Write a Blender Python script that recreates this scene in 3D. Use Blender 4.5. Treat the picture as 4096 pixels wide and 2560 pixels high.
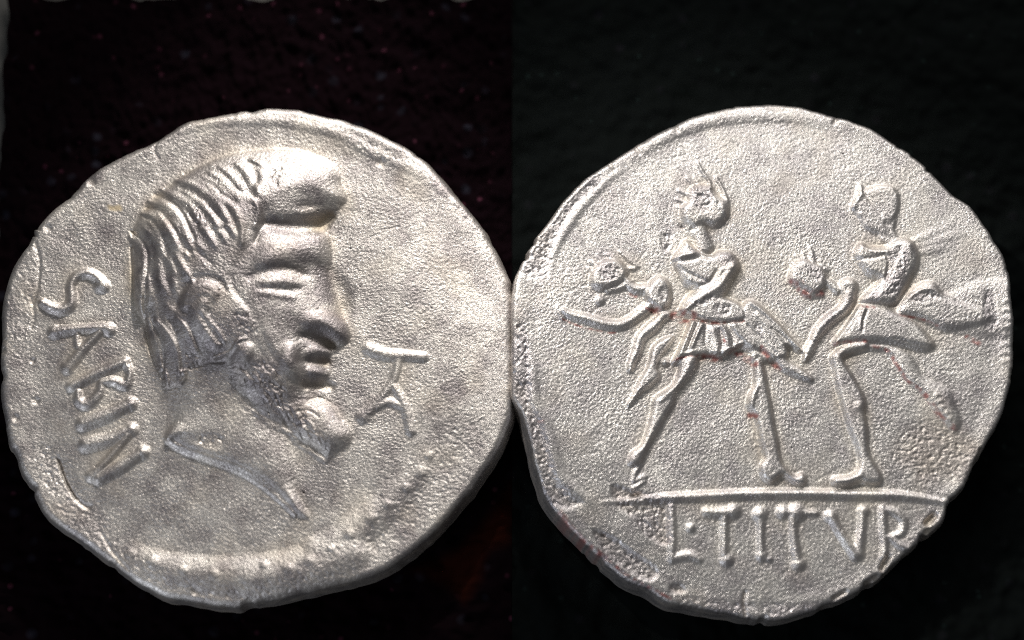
import bpy, math
import numpy as np
from mathutils import Vector, Euler

# ------------------------------------------------------------------ camera, light, exposure
S = bpy.context.scene
for o in list(bpy.data.objects):
    bpy.data.objects.remove(o)

TILT = math.radians(12.0)          # the camera looks down, leaning a little to the near side
DIST = 9.0
FACE = 0.20                        # height of a coin's face above the cloth (1 unit = 1000 px of die tracing)
FOC = 36.0 * DIST / 4.096
cam_d = bpy.data.cameras.new('camera')
cam_d.sensor_width = 36.0
cam_d.lens = FOC
cam_d.clip_start, cam_d.clip_end = 0.1, 100
cam_d.dof.use_dof = True
cam_d.dof.focus_distance = DIST + 0.02
cam_d.dof.aperture_fstop = 0.22
cam = bpy.data.objects.new('camera', cam_d)
S.collection.objects.link(cam)
cam.location = (0, -math.sin(TILT) * DIST, FACE + math.cos(TILT) * DIST)
cam.rotation_euler = (TILT, 0, 0)
S.camera = cam
CAMP = np.array(cam.location)
AX = np.array([1.0, 0, 0])
AY = np.array([0, math.cos(TILT), math.sin(TILT)])
AZ = np.array([0, math.sin(TILT), -math.cos(TILT)])    # view direction


def at(u, v, z):
    """point of the level z that was traced at (u, v)"""
    u = np.asarray(u, float); v = np.asarray(v, float)
    a = (u - 2048.0) / 1000.0 / DIST
    b = (1280.0 - v) / 1000.0 / DIST
    dx = a; dy = b * AY[1] + AZ[1]; dz = b * AY[2] + AZ[2]
    t = (z - CAMP[2]) / dz
    return CAMP[0] + dx * t, CAMP[1] + dy * t


W = bpy.data.worlds.new('World'); S.world = W; W.use_nodes = True
bg = W.node_tree.nodes['Background']
bg.inputs[0].default_value = (0.93, 0.94, 0.95, 1)
bg.inputs[1].default_value = 0.13

S.view_settings.view_transform = 'Standard'
S.view_settings.look = 'None'
S.view_settings.exposure = 0.0
S.view_settings.gamma = 1.0
S.cycles.use_denoising = False
S.cycles.filter_width = 1.1


def aim(o, target):
    d = Vector(target) - o.location
    o.rotation_euler = d.to_track_quat('-Z', 'Y').to_euler()


def spot(name, az, el, dist, target, energy, size, cone, col):
    l = bpy.data.lights.new(name, 'SPOT')
    l.energy = energy; l.shadow_soft_size = size; l.spot_size = math.radians(cone); l.spot_blend = 0.25
    l.color = col
    o = bpy.data.objects.new(name, l); S.collection.objects.link(o)
    a, e = math.radians(az), math.radians(el)
    o.location = (target[0] + dist * math.cos(e) * math.cos(a), target[1] + dist * math.cos(e) * math.sin(a),
                  target[2] + dist * math.sin(e))
    aim(o, target)
    return o


def area(name, loc, target, energy, size, col):
    l = bpy.data.lights.new(name, 'AREA'); l.energy = energy; l.size = size; l.color = col
    o = bpy.data.objects.new(name, l); S.collection.objects.link(o)
    o.location = loc; aim(o, target)
    return o


spot('key_lamp', 76, 28, 7.5, (-1.06, -0.02, FACE), 2400, 0.2, 17.5, (1.0, 0.945, 0.86))
spot('key_lamp', 136, 37, 7.5, (1.02, -0.02, FACE), 2050, 0.28, 17.5, (1.0, 0.95, 0.88))
area('added_soft_light', (1.5, 7.0, 4.2), (0, 0, 0), 360, 3.6, (1.0, 0.955, 0.905))  # added unseen soft lamp, gives the metal slopes more contrast
area('fill_light', (-5.0, -5.0, 2.4), (0, 0, 0), 120, 1.6, (0.84, 0.90, 1.0))

# ------------------------------------------------------------------ node helpers


def new_mat(name):
    m = bpy.data.materials.new(name); m.use_nodes = True
    nt = m.node_tree
    b = nt.nodes['Principled BSDF']
    return m, nt, b


def N(nt, t, **kw):
    n = nt.nodes.new(t)
    for k, v in kw.items():
        setattr(n, k, v)
    return n


def mix(nt, fac, a, b):
    n = nt.nodes.new('ShaderNodeMix'); n.data_type = 'RGBA'
    for s, v in ((n.inputs[0], fac), (n.inputs[6], a), (n.inputs[7], b)):
        if isinstance(v, (tuple, float, int)):
            s.default_value = v
        else:
            nt.links.new(v, s)
    return n.outputs[2]


def fmath(nt, op, a, b):
    n = nt.nodes.new('ShaderNodeMath'); n.operation = op
    for s, v in ((n.inputs[0], a), (n.inputs[1], b)):
        if isinstance(v, (float, int)):
            s.default_value = v
        else:
            nt.links.new(v, s)
    return n.outputs[0]


def noise(nt, scale, detail=3.0, rough=0.55):
    t = nt.nodes.new('ShaderNodeTexCoord')
    n = nt.nodes.new('ShaderNodeTexNoise')
    n.inputs['Scale'].default_value = scale
    n.inputs['Detail'].default_value = detail
    n.inputs['Roughness'].default_value = rough
    nt.links.new(t.outputs['Object'], n.inputs['Vector'])
    return n.outputs['Fac']


def ramp(nt, f, lo, hi):
    n = nt.nodes.new('ShaderNodeMapRange'); n.inputs[1].default_value = lo; n.inputs[2].default_value = hi
    nt.links.new(f, n.inputs[0]); return n.outputs[0]


def silver(name, light, toned, rough, grain):
    m, nt, b = new_mat(name)
    at_ = N(nt, 'ShaderNodeAttribute', attribute_name='deposit')
    sep = N(nt, 'ShaderNodeSeparateColor')
    nt.links.new(at_.outputs['Color'], sep.inputs[0])
    tan, tone, red = sep.outputs[0], sep.outputs[1], sep.outputs[2]
    base = mix(nt, tone, light, toned)
    mott = ramp(nt, noise(nt, 9.0, 5), 0.35, 0.70)
    base = mix(nt, fmath(nt, 'MULTIPLY', mott, 0.45), base, toned)
    base = mix(nt, fmath(nt, 'MULTIPLY', tan, 0.75), base, (0.50, 0.40, 0.24, 1))
    fleck = ramp(nt, noise(nt, 120.0, 3), 0.58, 0.74)
    base = mix(nt, fmath(nt, 'MULTIPLY', fleck, 0.35), base, (0.30, 0.27, 0.26, 1))
    base = mix(nt, red, base, (0.26, 0.045, 0.035, 1))
    nt.links.new(base, b.inputs['Base Color'])
    met = fmath(nt, 'SUBTRACT', 0.95, fmath(nt, 'MULTIPLY', tan, 0.45))
    met = fmath(nt, 'SUBTRACT', met, fmath(nt, 'MULTIPLY', red, 0.5))
    nt.links.new(met, b.inputs['Metallic'])
    r = fmath(nt, 'ADD', rough, fmath(nt, 'MULTIPLY', tan, 0.18))
    r = fmath(nt, 'ADD', r, fmath(nt, 'MULTIPLY', fmath(nt, 'SUBTRACT', noise(nt, 140.0, 3), 0.5), 0.30))
    nt.links.new(r, b.inputs['Roughness'])
    hgt = None
    for sx, sy, w, k in grain:
        t = nt.nodes.new('ShaderNodeTexCoord'); mp = N(nt, 'ShaderNodeMapping'); mp.inputs['Scale'].default_value = (sx, sy, 40.0)
        nt.links.new(t.outputs['Object'], mp.inputs['Vector'])
        nn = nt.nodes.new('ShaderNodeTexNoise'); nn.inputs['Scale'].default_value = 1.0; nn.inputs['Detail'].default_value = 2.0
        nn.inputs['Distortion'].default_value = 0.2
        nt.links.new(mp.outputs[0], nn.inputs['Vector'])
        crease = ramp(nt, fmath(nt, 'ABSOLUTE', fmath(nt, 'SUBTRACT', nn.outputs['Fac'], 0.5), 0.0), w, 0.0)
        crease = fmath(nt, 'MULTIPLY', crease, k)
        hgt = crease if hgt is None else fmath(nt, 'ADD', hgt, crease)
    hgt = fmath(nt, 'ADD', hgt, fmath(nt, 'MULTIPLY', noise(nt, 110.0, 3, 0.65), 0.40))
    bp = N(nt, 'ShaderNodeBump'); bp.inputs['Strength'].default_value = 0.30; bp.inputs['Distance'].default_value = 0.004
    nt.links.new(hgt, bp.inputs['Height'])
    nt.links.new(bp.outputs[0], b.inputs['Normal'])
    return m


M_OBV = silver('toned_silver', (0.67, 0.64, 0.61, 1), (0.30, 0.275, 0.28, 1), 0.47, ((50, 105, 0.035, 0.7), (95, 170, 0.05, 0.6)))
M_REV = silver('frosted_silver', (0.72, 0.70, 0.675, 1), (0.46, 0.435, 0.445, 1), 0.41, ((70, 85, 0.04, 0.6), (130, 140, 0.05, 0.55)))


def cloth_mat(name, base, fleck1, fleck2, patch):
    m, nt, b = new_mat(name)
    a = N(nt, 'ShaderNodeAttribute', attribute_name='dye')
    sep = N(nt, 'ShaderNodeSeparateColor'); nt.links.new(a.outputs['Color'], sep.inputs[0])
    t = nt.nodes.new('ShaderNodeTexCoord')
    col = base

    def flecks(scale, lo, hi, c, col):
        v = nt.nodes.new('ShaderNodeTexVoronoi'); v.inputs['Scale'].default_value = scale
        nt.links.new(t.outputs['Object'], v.inputs['Vector'])
        near = ramp(nt, v.outputs['Distance'], hi, lo)
        s = N(nt, 'ShaderNodeSeparateColor'); nt.links.new(v.outputs['Color'], s.inputs[0])
        pick = ramp(nt, s.outputs[0], 0.55, 0.95)
        return mix(nt, fmath(nt, 'MULTIPLY', near, pick), col, c)
    col = flecks(15.0, 0.03, 0.24, fleck1, col)
    col = flecks(11.0, 0.04, 0.32, fleck2, col)
    col = mix(nt, sep.outputs[0], col, patch)
    nt.links.new(col, b.inputs['Base Color'])
    b.inputs['Roughness'].default_value = 1.0
    b.inputs['Specular IOR Level'].default_value = 0.02
    return m


M_CLOTH_L = cloth_mat('maroon_black_cloth', (0.0026, 0.0010, 0.0017, 1), (0.040, 0.012, 0.021, 1), (0.010, 0.010, 0.015, 1), (0.012, 0.0024, 0.0013, 1))
M_CLOTH_R = cloth_mat('green_black_cloth', (0.0036, 0.0046, 0.0046, 1), (0.008, 0.0125, 0.012, 1), (0.008, 0.008, 0.010, 1), (0.01, 0.01, 0.01, 1))
M_TABLE, _nt, _b = new_mat('grey_board')
_nt.links.new(mix(_nt, ramp(_nt, noise(_nt, 6.0), 0.3, 0.7), (0.05, 0.05, 0.048, 1), (0.09, 0.088, 0.08, 1)), _b.inputs['Base Color'])
_b.inputs['Roughness'].default_value = 0.8

# ------------------------------------------------------------------ relief helpers


def F(ox, oy, s):
    return lambda *p: [(ox + s * x, oy + s * y) for x, y in p]


def curve(pts, n=5, closed=False):
    P = np.asarray(pts, float)
    k = len(P)
    if k < 3:
        return P
    out = []
    for i in range(k if closed else k - 1):
        if closed:
            p0, p1, p2, p3 = P[(i - 1) % k], P[i], P[(i + 1) % k], P[(i + 2) % k]
        else:
            p1, p2 = P[i], P[i + 1]
            p0 = P[i - 1] if i else 2 * p1 - p2
            p3 = P[i + 2] if i + 2 < k else 2 * p2 - p1
        t = np.linspace(0, 1, n, endpoint=False)[:, None]
        out.append(0.5 * (2 * p1 + (p2 - p0) * t + (2 * p0 - 5 * p1 + 4 * p2 - p3) * t ** 2 + (3 * p1 - p0 - 3 * p2 + p3) * t ** 3))
    if not closed:
        out.append(P[-1:])
    return np.concatenate(out)


def sd_poly(P, X, Y):
    """signed distance, positive inside"""
    d2 = np.full(X.shape, 1e12)
    ins = np.zeros(X.shape, bool)
    k = len(P)
    for i in range(k):
        ax, ay = P[i - 1]; bx, by = P[i]
        ex, ey = bx - ax, by - ay
        L = ex * ex + ey * ey
        if L < 1e-9:
            continue
        t = np.clip(((X - ax) * ex + (Y - ay) * ey) / L, 0, 1)
        d2 = np.minimum(d2, (X - ax - t * ex) ** 2 + (Y - ay - t * ey) ** 2)
        c = ((ay > Y) != (by > Y))
        if abs(ey) > 1e-9:
            ins ^= c & (X < ax + ex * (Y - ay) / ey)
    d = np.sqrt(d2)
    return np.where(ins, d, -d)


def sstep(x, a, b):
    t = np.clip((x - a) / (b - a), 0, 1)
    return t * t * (3 - 2 * t)


class Die:
    STEP = 2.0
    wide = 1.4
    fat = 1.15
    tall = 1.05
    soft_body = 0.0

    def __init__(self, x0, y0, x1, y1, seed):
        self.x0, self.y0 = x0, y0
        self.nx = int((x1 - x0) / self.STEP); self.ny = int((y1 - y0) / self.STEP)
        self.X, self.Y = np.meshgrid(x0 + self.STEP * np.arange(self.nx), y0 + self.STEP * np.arange(self.ny))
        self.Z = np.zeros(self.X.shape)
        self.R = np.zeros(self.X.shape, np.int16)
        self.names = ['field']
        self.rng = np.random.default_rng(seed)
        fx = np.fft.rfftfreq(self.nx, self.STEP); fy = np.fft.fftfreq(self.ny, self.STEP)
        self.fx2 = fx[None, :] ** 2; self.fy2 = fy[:, None] ** 2
        self.red = np.zeros(self.X.shape); self.rough = np.zeros(self.X.shape)
        self.tan = np.zeros(self.X.shape); self.tone = np.zeros(self.X.shape)

    def rid(self, name):
        if name not in self.names:
            self.names.append(name)
        return self.names.index(name)

    def blur(self, A, sx, sy=None):
        sy = sx if sy is None else sy
        return np.fft.irfft2(np.fft.rfft2(A) * np.exp(-2 * math.pi ** 2 * (self.fx2 * sx * sx + self.fy2 * sy * sy)), A.shape)

    def nz(self, lo, hi, lox=None):
        w = self.rng.standard_normal(self.X.shape)
        a = self.blur(w, lox or lo, lo) - self.blur(w, hi)
        return a / a.std()

    def win(self, P, pad):
        a = max(0, int((P[:, 0].min() - pad - self.x0) / self.STEP)); b = min(self.nx, int((P[:, 0].max() + pad - self.x0) / self.STEP) + 2)
        c = max(0, int((P[:, 1].min() - pad - self.y0) / self.STEP)); d = min(self.ny, int((P[:, 1].max() + pad - self.y0) / self.STEP) + 2)
        return (slice(c, d), slice(a, b))

    def _apply(self, w, prof, inside, name, mode, base, h):
        z = self.Z[w]
        if mode == 'max':
            cand = np.where(inside, prof + base, -1e9)
            take = cand > z
            self.Z[w] = np.where(take, cand, z)
            if name:
                self.R[w][take & (prof > 0.12 * abs(h))] = self.rid(name)
        else:
            self.Z[w] = z + np.where(inside, prof, 0)
            if name:
                self.R[w][inside & (np.abs(prof) > 0.12 * abs(h))] = self.rid(name)

    def body(self, name, pts, h, wd, mode='max', base=0.0, smooth=True, soft=0.0):
        if mode == 'max':
            soft = soft + self.soft_body
        P = curve(pts, 4, True) if smooth else np.asarray(pts, float)
        w = self.win(P, 4 + soft)
        d = sd_poly(P, self.X[w], self.Y[w])
        t = np.clip((d + soft) / wd, 0, 1)
        self._apply(w, h * np.sin(t * math.pi / 2), d > -soft, name, mode, base, h)

    def stroke(self, name, pts, r, h, mode='max', base=0.0, p=1.1, smooth=True):
        pts = np.asarray(pts, float)
        r = np.full(len(pts), float(r)) if np.isscalar(r) else np.asarray(r, float)
        if mode == 'max':
            r = r * (self.wide if name and name[:6] in ('letter', 'monogr') else self.fat)
        if name and name[:6] in ('letter', 'monogr') and np.isscalar(h):
            h = h * self.tall; p = 1.45
        if name == 'ground_line':
            p = 1.4
        if len(r) != len(pts):
            r = np.interp(np.linspace(0, 1, len(pts)), np.linspace(0, 1, len(r)), r)
        if smooth and len(pts) > 2:
            C = curve(np.column_stack([pts, r]), 4)
        else:
            C = np.column_stack([pts, r])
        hs = np.interp(np.linspace(0, 1, len(C)), np.linspace(0, 1, len(h)), h) if not np.isscalar(h) else np.full(len(C), float(h))
        h = float(hs[np.argmax(np.abs(hs))])
        w = self.win(C, r.max() + 2)
        X, Y = self.X[w], self.Y[w]
        v = np.zeros(X.shape)
        for i in range(len(C) - 1):
            ax, ay, ra = C[i]; bx, by, rb = C[i + 1]
            ex, ey = bx - ax, by - ay; L = ex * ex + ey * ey + 1e-9
            t = np.clip(((X - ax) * ex + (Y - ay) * ey) / L, 0, 1)
            d2 = (X - ax - t * ex) ** 2 + (Y - ay - t * ey) ** 2
            rr = np.maximum(ra + (rb - ra) * t, 0.5)
            v = np.maximum(v, np.maximum(1 - d2 / rr ** 2, 0) ** p * ((hs[i] + (hs[i + 1] - hs[i]) * t) / h))
        self._apply(w, h * v, v > 0, name, mode, base, h)

    def dot(self, name, c, r, h, mode='max', base=0.0, p=1.0):
        self.stroke(name, [c, (c[0] + 0.5, c[1])], r, h, mode, base, p, False)

    def mask(self, attr, pts, val, soft=12.0):
        P = curve(pts, 3, True); w = self.win(P, soft)
        d = sd_poly(P, self.X[w], self.Y[w])
        A = getattr(self, attr)
        A[w] = np.maximum(A[w], val * sstep(d, -soft, soft))

    def maskline(self, attr, pts, r, val):
        P = curve(pts, 4); w = self.win(P, r + 2)
        X, Y = self.X[w], self.Y[w]; d2 = np.full(X.shape, 1e9)
        for i in range(len(P) - 1):
            ax, ay = P[i]; ex, ey = P[i + 1] - P[i]; L = ex * ex + ey * ey + 1e-9
            t = np.clip(((X - ax) * ex + (Y - ay) * ey) / L, 0, 1)
            d2 = np.minimum(d2, (X - ax - t * ex) ** 2 + (Y - ay - t * ey) ** 2)
        A = getattr(self, attr)
        A[w] = np.maximum(A[w], val * np.clip(1 - d2 / r ** 2, 0, 1))

    def soften(self, pts, sig, feather=40.0, k=1.0):
        P = curve(pts, 3, True)
        w = self.win(P, feather + 3 * sig)
        m = np.zeros(self.X.shape); m[w] = sstep(sd_poly(P, self.X[w], self.Y[w]), -feather, feather) * k
        self.Z = self.Z * (1 - m) + self.blur(self.Z, sig) * m

    def sample(self, A, u, v):
        fx = np.clip((u - self.x0) / self.STEP, 0, self.nx - 1.001); fy = np.clip((v - self.y0) / self.STEP, 0, self.ny - 1.001)
        i = fx.astype(int); j = fy.astype(int); a = fx - i; b = fy - j
        return (A[j, i] * (1 - a) + A[j, i + 1] * a) * (1 - b) + (A[j + 1, i] * (1 - a) + A[j + 1, i + 1] * a) * b

    def region(self, u, v):
        i = np.clip(np.rint((u - self.x0) / self.STEP).astype(int), 0, self.nx - 1)
        j = np.clip(np.rint((v - self.y0) / self.STEP).astype(int), 0, self.ny - 1)
        return self.R[j, i]


# ------------------------------------------------------------------ coin mesh


def link(name, me, parent=None):
    o = bpy.data.objects.new(name, me)
    S.collection.objects.link(o)
    if parent is not None:
        o.parent = parent
    return o


def make_mesh(name, co, nor, dep, quads, mat):
    """quads: index array (n, 4) or (n, 3) into the shared arrays"""
    used, inv = np.unique(quads, return_inverse=True)
    inv = inv.reshape(quads.shape)
    me = bpy.data.meshes.new(name)
    n, k = quads.shape
    me.vertices.add(len(used)); me.vertices.foreach_set('co', co[used].astype(np.float32).ravel())
    me.loops.add(n * k); me.loops.foreach_set('vertex_index', inv.astype(np.int32).ravel())
    me.polygons.add(n); me.polygons.foreach_set('loop_start', np.arange(0, n * k, k, dtype=np.int32))
    me.polygons.foreach_set('use_smooth', np.ones(n, bool))
    me.update(calc_edges=True)
    if dep is not None:
        a = me.attributes.new('deposit', 'FLOAT_COLOR', 'POINT')
        a.data.foreach_set('color', dep[used].astype(np.float32).ravel())
    me.validate()
    if nor is not None:
        me.normals_split_custom_set_from_vertices(nor[used].astype(np.float32))
    me.materials.append(mat)
    return me


def build_coin(die, outline, centre, nt, nr, wall_px, flare, rim_round, mat, rootname, label, cat, tree, chips):
    """One struck coin: polar grid over the flan, split into its parts."""
    cx, cy = centre
    P = curve(outline, 6, True)
    th = np.arctan2(P[:, 1] - cy, P[:, 0] - cx); ra = np.hypot(P[:, 0] - cx, P[:, 1] - cy)
    o = np.argsort(th)
    T = np.linspace(-math.pi, math.pi, nt, endpoint=False)
    R = np.interp(T, th[o], ra[o], period=2 * math.pi)
    rng = np.random.default_rng(5)

    def n1(sig, sd):                                   # periodic 1-D noise along the rim
        w = np.random.default_rng(sd).standard_normal(nt)
        f = np.fft.rfftfreq(nt, 1.0 / nt)
        a = np.fft.irfft(np.fft.rfft(w) * np.exp(-(f * sig) ** 2), nt)
        return a / a.std()
    R = R + n1(0.010, 11) * 1.0 + n1(0.03, 12) * 1.6
    ch = n1(0.012, 13 + int(cx))
    R = R - chips * np.clip(ch - 1.3, 0, 2) * 9
    s = np.linspace(0, 1, nr + 1)[1:]
    U = cx + np.cos(T)[None, :] * R[None, :] * s[:, None]
    V = cy + np.sin(T)[None, :] * R[None, :] * s[:, None]
    h = die.sample(die.Z, U, V)
    inset = (1 - s)[:, None] * R[None, :]
    h = h - rim_round[1] * (1 - np.clip(inset / rim_round[0], 0, 1)) ** 2.2
    x, y = at(U, V, FACE)
    z = FACE + h / 1000.0
    # the wall below the rim
    K = 12
    q = np.linspace(0, 1, K + 1)[1:]
    fl = flare(T)
    wn = np.stack([n1(0.008 + 0.004 * (i % 3), 40 + i) for i in range(K)])
    off = (wall_px * np.sin(np.pi * q) ** 0.7)[:, None] + fl[None, :] * np.sin(q * math.pi / 2)[:, None] + wn * 1.4 * np.sin(np.pi * np.clip(q, 0, 0.95))[:, None]
    Uw = cx + np.cos(T)[None, :] * (R[None, :] + off); Vw = cy + np.sin(T)[None, :] * (R[None, :] + off)
    xw, yw = at(Uw, Vw, FACE)
    zw = z[-1][None, :] * (1 - q)[:, None] + 0.004 * q[:, None]
    hx = np.concatenate([x, xw]); hy = np.concatenate([y, yw]); hz = np.concatenate([z, zw])
    rows = nr + K
    grid = np.stack([hx, hy, hz], -1)
    # smooth normals of the whole coin
    dt = np.roll(grid, -1, 1) - np.roll(grid, 1, 1)
    dr = np.empty_like(grid); dr[1:-1] = grid[2:] - grid[:-2]; dr[0] = grid[1] - grid[0]; dr[-1] = grid[-1] - grid[-2]
    nor = np.cross(dt, dr); nor /= np.linalg.norm(nor, axis=-1, keepdims=True) + 1e-12
    if nor[nr // 2, :, 2].mean() < 0:
        nor = -nor
    c0x, c0y = at(cx, cy, FACE)
    c0 = np.array([[c0x, c0y, FACE + die.sample(die.Z, np.array([cx]), np.array([cy]))[0] / 1000.0]])
    co = np.concatenate([grid.reshape(-1, 3), c0]); no = np.concatenate([nor.reshape(-1, 3), [[0, 0, 1.0]]])
    base = np.array([c0x, c0y, 0.0])
    co = co - base
    dep = np.zeros((rows, nt, 4)); dep[..., 3] = 1
    for k, A in enumerate((die.tan, die.tone, die.red)):
        dep[:nr, :, k] = die.sample(A, U, V)
    wt = np.clip(0.35 + 0.3 * wn, 0, 1)
    dep[nr:, :, 1] = 0.5 + 0.3 * wt; dep[nr:, :, 0] = 0.4 * wt
    dep[nr:, :, 2] = dep[nr - 1, :, 2][None, :] * 0.8
    dep = np.clip(np.concatenate([dep.reshape(-1, 4), [[0, 0.3, 0, 1]]]), 0, 1)
    i = np.arange(rows - 1)[:, None]; j = np.arange(nt)[None, :]; jn = (j + 1) % nt
    quads = np.stack([i * nt + j + 0 * jn, (i + 1) * nt + j + 0 * jn, (i + 1) * nt + jn, i * nt + jn], -1).reshape(-1, 4)
    flip = True
    reg = np.empty((rows - 1, nt), np.int16)
    uc = (U[:-1] + U[1:]) / 2; vc = (V[:-1] + V[1:]) / 2
    reg[:nr - 1] = die.region(uc, vc)
    reg[nr - 1:] = die.rid('edge')
    reg = reg.ravel()
    v0, v1, v2 = (co[quads[nt * 50 + 3, k]] for k in range(3))
    if np.cross(v1 - v0, v2 - v0)[2] < 0:
        quads = quads[:, ::-1]
    root = bpy.data.objects.new(rootname, None)
    S.collection.objects.link(root)
    root.location = base
    root['label'] = label; root['category'] = cat
    root.empty_display_size = 0.1
    jj = np.arange(nt)
    fan = np.stack([np.full(nt, rows * nt), jj, (jj + 1) % nt], -1)
    v0, v1, v2 = (co[fan[3, k]] for k in range(3))
    if np.cross(v1 - v0, v2 - v0)[2] < 0:
        fan = fan[:, ::-1]
    fanreg = die.region(np.array([cx]), np.array([cy]))[0]
    made = {}
    for path, plabel in tree:
        names = path.split('/')
        key = names[-1] if len(names) == 1 else path
        if path not in die.names:
            print('region unused', path); continue
        r = die.names.index(path)
        sel = quads[reg == r]
        if len(sel) < 6:
            print('region empty', path); continue
        if fanreg == r:
            tri = fan
            sel = np.concatenate([sel, np.column_stack([tri, tri[:, 2]])]) if False else sel
        par = root
        nm = names[-1].split('#')[0]
        if len(names) == 2:
            par = made[names[0]]
        me = make_mesh(nm, co, no, dep, sel, mat)
        ob = link(nm, me, par)
        if plabel:
            ob['label'] = plabel
        made[path] = ob
    # the small fan that closes the centre belongs to whatever part lies there
    fme = make_mesh('centre', co, no, dep, fan, mat)
    owner = made.get(die.names[fanreg])
    if owner is not None:
        import bmesh
        bm = bmesh.new(); bm.from_mesh(owner.data); bm.from_mesh(fme)
        for f in bm.faces:
            f.smooth = True
        # keep custom normals: write again from the merged vertex list
        bm.to_mesh(owner.data); bm.free()
    bpy.data.meshes.remove(fme)
    leftover = set(np.unique(reg)) - {die.names.index(p) for p, _ in tree if p in die.names}
    for r in leftover:
        print('UNBUILT region', die.names[r])
    return root


def finish(die, grain, grain_l, coarse, base_tone, blur_sig=3.6, rough_amp=7.0, detail=0.68, high_tone=0.45, rough_tone=0.2, grain_c=(2.3, 6.5, 4.2)):
    """worn metal: soften the relief, then lay grain, dents, pits and deposits on it"""
    low = die.blur(die.Z, 45)
    sharp = low + detail * (die.Z - low)
    Z = die.blur(sharp, blur_sig)
    Z = 0.75 * Z + 0.25 * die.blur(sharp, blur_sig * 0.5)
    sm = die.blur(Z, 18)
    foot = die.blur(np.clip((die.blur(Z, 24) - Z) / 14.0, 0, 1) * (1 - np.clip(Z / 60.0, 0, 0.8)), 7)
    high = np.clip((Z - die.blur(Z, 60)) / 30.0, 0, 1)
    g = die.nz(*grain_l)
    g2 = die.nz(3.0, 7.0)
    cr = np.exp(-(die.nz(*grain_c) / 0.42) ** 2)
    cr2 = np.exp(-(die.nz(2.0, 4.6, 2.4) / 0.5) ** 2)
    amp = grain * (0.75 + 0.35 * np.clip(die.nz(60, 200), -1.5, 2))
    Z = Z + grain * 2.7 * np.clip(0.85 + 0.42 * die.nz(45, 170), 0.2, 1.9) * (1 - 0.35 * high) * (cr + 0.8 * cr2) + amp * g + 0.22 * g2 + coarse * die.nz(18, 60) + 2.0 * coarse * die.nz(90, 260)
    # scattered pits
    p = die.nz(4.0, 10.0)
    Z = Z - 6.0 * np.clip(p - 2.9, 0, 1.2)
    # granular corroded patches
    rg = die.nz(5.0, 14.0)
    Z = Z + die.rough * (rough_amp * 0.35 * rg - 3.0 * np.clip(rg - 0.2, 0, 3) - 3.0)
    die.tan = np.clip(die.tan + foot * 0.58 + 0.09 * np.clip(die.nz(40, 160), 0, 2) - 0.03, 0, 1)
    die.tone = np.clip(base_tone + high_tone * high + die.tone + 0.20 * die.nz(25, 120) + 0.10 * die.nz(80, 300) + 0.10 * die.nz(8, 25), 0, 1)
    die.tone = np.clip(die.tone + rough_tone * die.rough, 0, 1)
    die.red = np.clip(die.red * np.clip(0.7 + 0.5 * die.nz(6, 20), 0, 1.2), 0, 1)
    die.Z = Z

# ================================================================== OBVERSE (portrait)


LA = F(400, 500, 1100 / 2376); LB = F(400, 1100, 1100 / 2376); LC = F(0, 900, 800 / 1100)
LD = F(1300, 1200, 800 / 1512); LE = F(0, 400, 2060 / 2420); LF = F(0, 1800, 1400 / 2420); LG = F(1000, 1700, 1100 / 1934)
O = F(0, 0, 4096 / 2419)

out_l = (LE((740, 190), (860, 112), (960, 82), (1080, 60), (1200, 44), (1330, 42), (1500, 66), (1650, 106), (1800, 166), (1900, 222), (2010, 302), (2090, 382), (2180, 492), (2260, 592), (2320, 702), (2378, 822))
         + [(2040, 1150), (2046, 1250), (2047, 1400), (2047, 1520), (2041, 1650), (2025, 1708), (1998, 1777), (1961, 1845), (1908, 1925), (1855, 1994)]
         + LG((1300, 735), (1100, 915), (950, 1020), (800, 1078), (700, 1108), (400, 1178), (200, 1222), (0, 1258))
         + LF((1600, 1090), (1400, 1058), (1200, 1022), (1080, 985), (950, 915), (850, 845), (720, 745), (600, 662), (480, 575), (380, 497), (292, 410), (232, 290), (152, 140), (95, 0))
         + LC((50, 1200), (20, 1050), (7, 900), (3, 750), (7, 600), (12, 450), (32, 340), (62, 250), (112, 160), (172, 70), (182, 20))
         + LE((160, 640), (168, 605), (230, 530), (320, 460), (400, 380), (470, 322), (600, 252)))

A = Die(-60, 380, 2120, 2500, 3)
# raised border: broad swell with its dots
border_path = LE((180, 640), (330, 500), (480, 370), (640, 262), (800, 165), (920, 120), (1060, 98), (1300, 98), (1450, 122), (1600, 158), (1700, 222), (1800, 268), (1950, 330), (2050, 402), (2130, 458), (2200, 545), (2260, 640))
A.stroke('border#0', border_path, [14, 20, 24, 24, 26, 22, 16], [1, 4, 6, 6, 5, 4, 1], p=1.6)
low_path = LF((860, 680), (1000, 760), (1200, 830), (1500, 870), (1800, 870), (2150, 800), (2420, 700)) + LG((480, 930), (620, 850), (780, 720), (930, 590), (1060, 460), (1180, 330), (1290, 170))
A.stroke('border#1', low_path, [40, 66, 80, 84, 80, 72, 60, 40], [1, 18, 27, 28, 23, 16, 9, 1], p=1.5)
for i, (x, y) in enumerate(LG((100, 985), (270, 1010), (420, 950), (575, 870), (700, 770), (850, 655), (965, 560), (1100, 445), (1200, 330), (1260, 215)) + LF((900, 720), (1060, 770), (1270, 830), (1480, 860))):
    A.dot('bead#%d' % i, (x, y), 22 + 4 * (i % 3), 7, 'add', p=1.3)
A.stroke(None, LC((320, 1290), (345, 1370), (375, 1440), (410, 1500)), 9, -9, 'add')
A.stroke(None, LF((395, 60), (440, 190), (500, 300), (560, 370), (600, 390)), [9, 8, 10, 18], -12, 'add')
A.stroke(None, LF((690, 560), (760, 680), (830, 770), (890, 830)), 8, -8, 'add')
A.stroke(None, LC((195, 100), (215, 200), (205, 330), (180, 430)), 9, -7, 'add')
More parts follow.
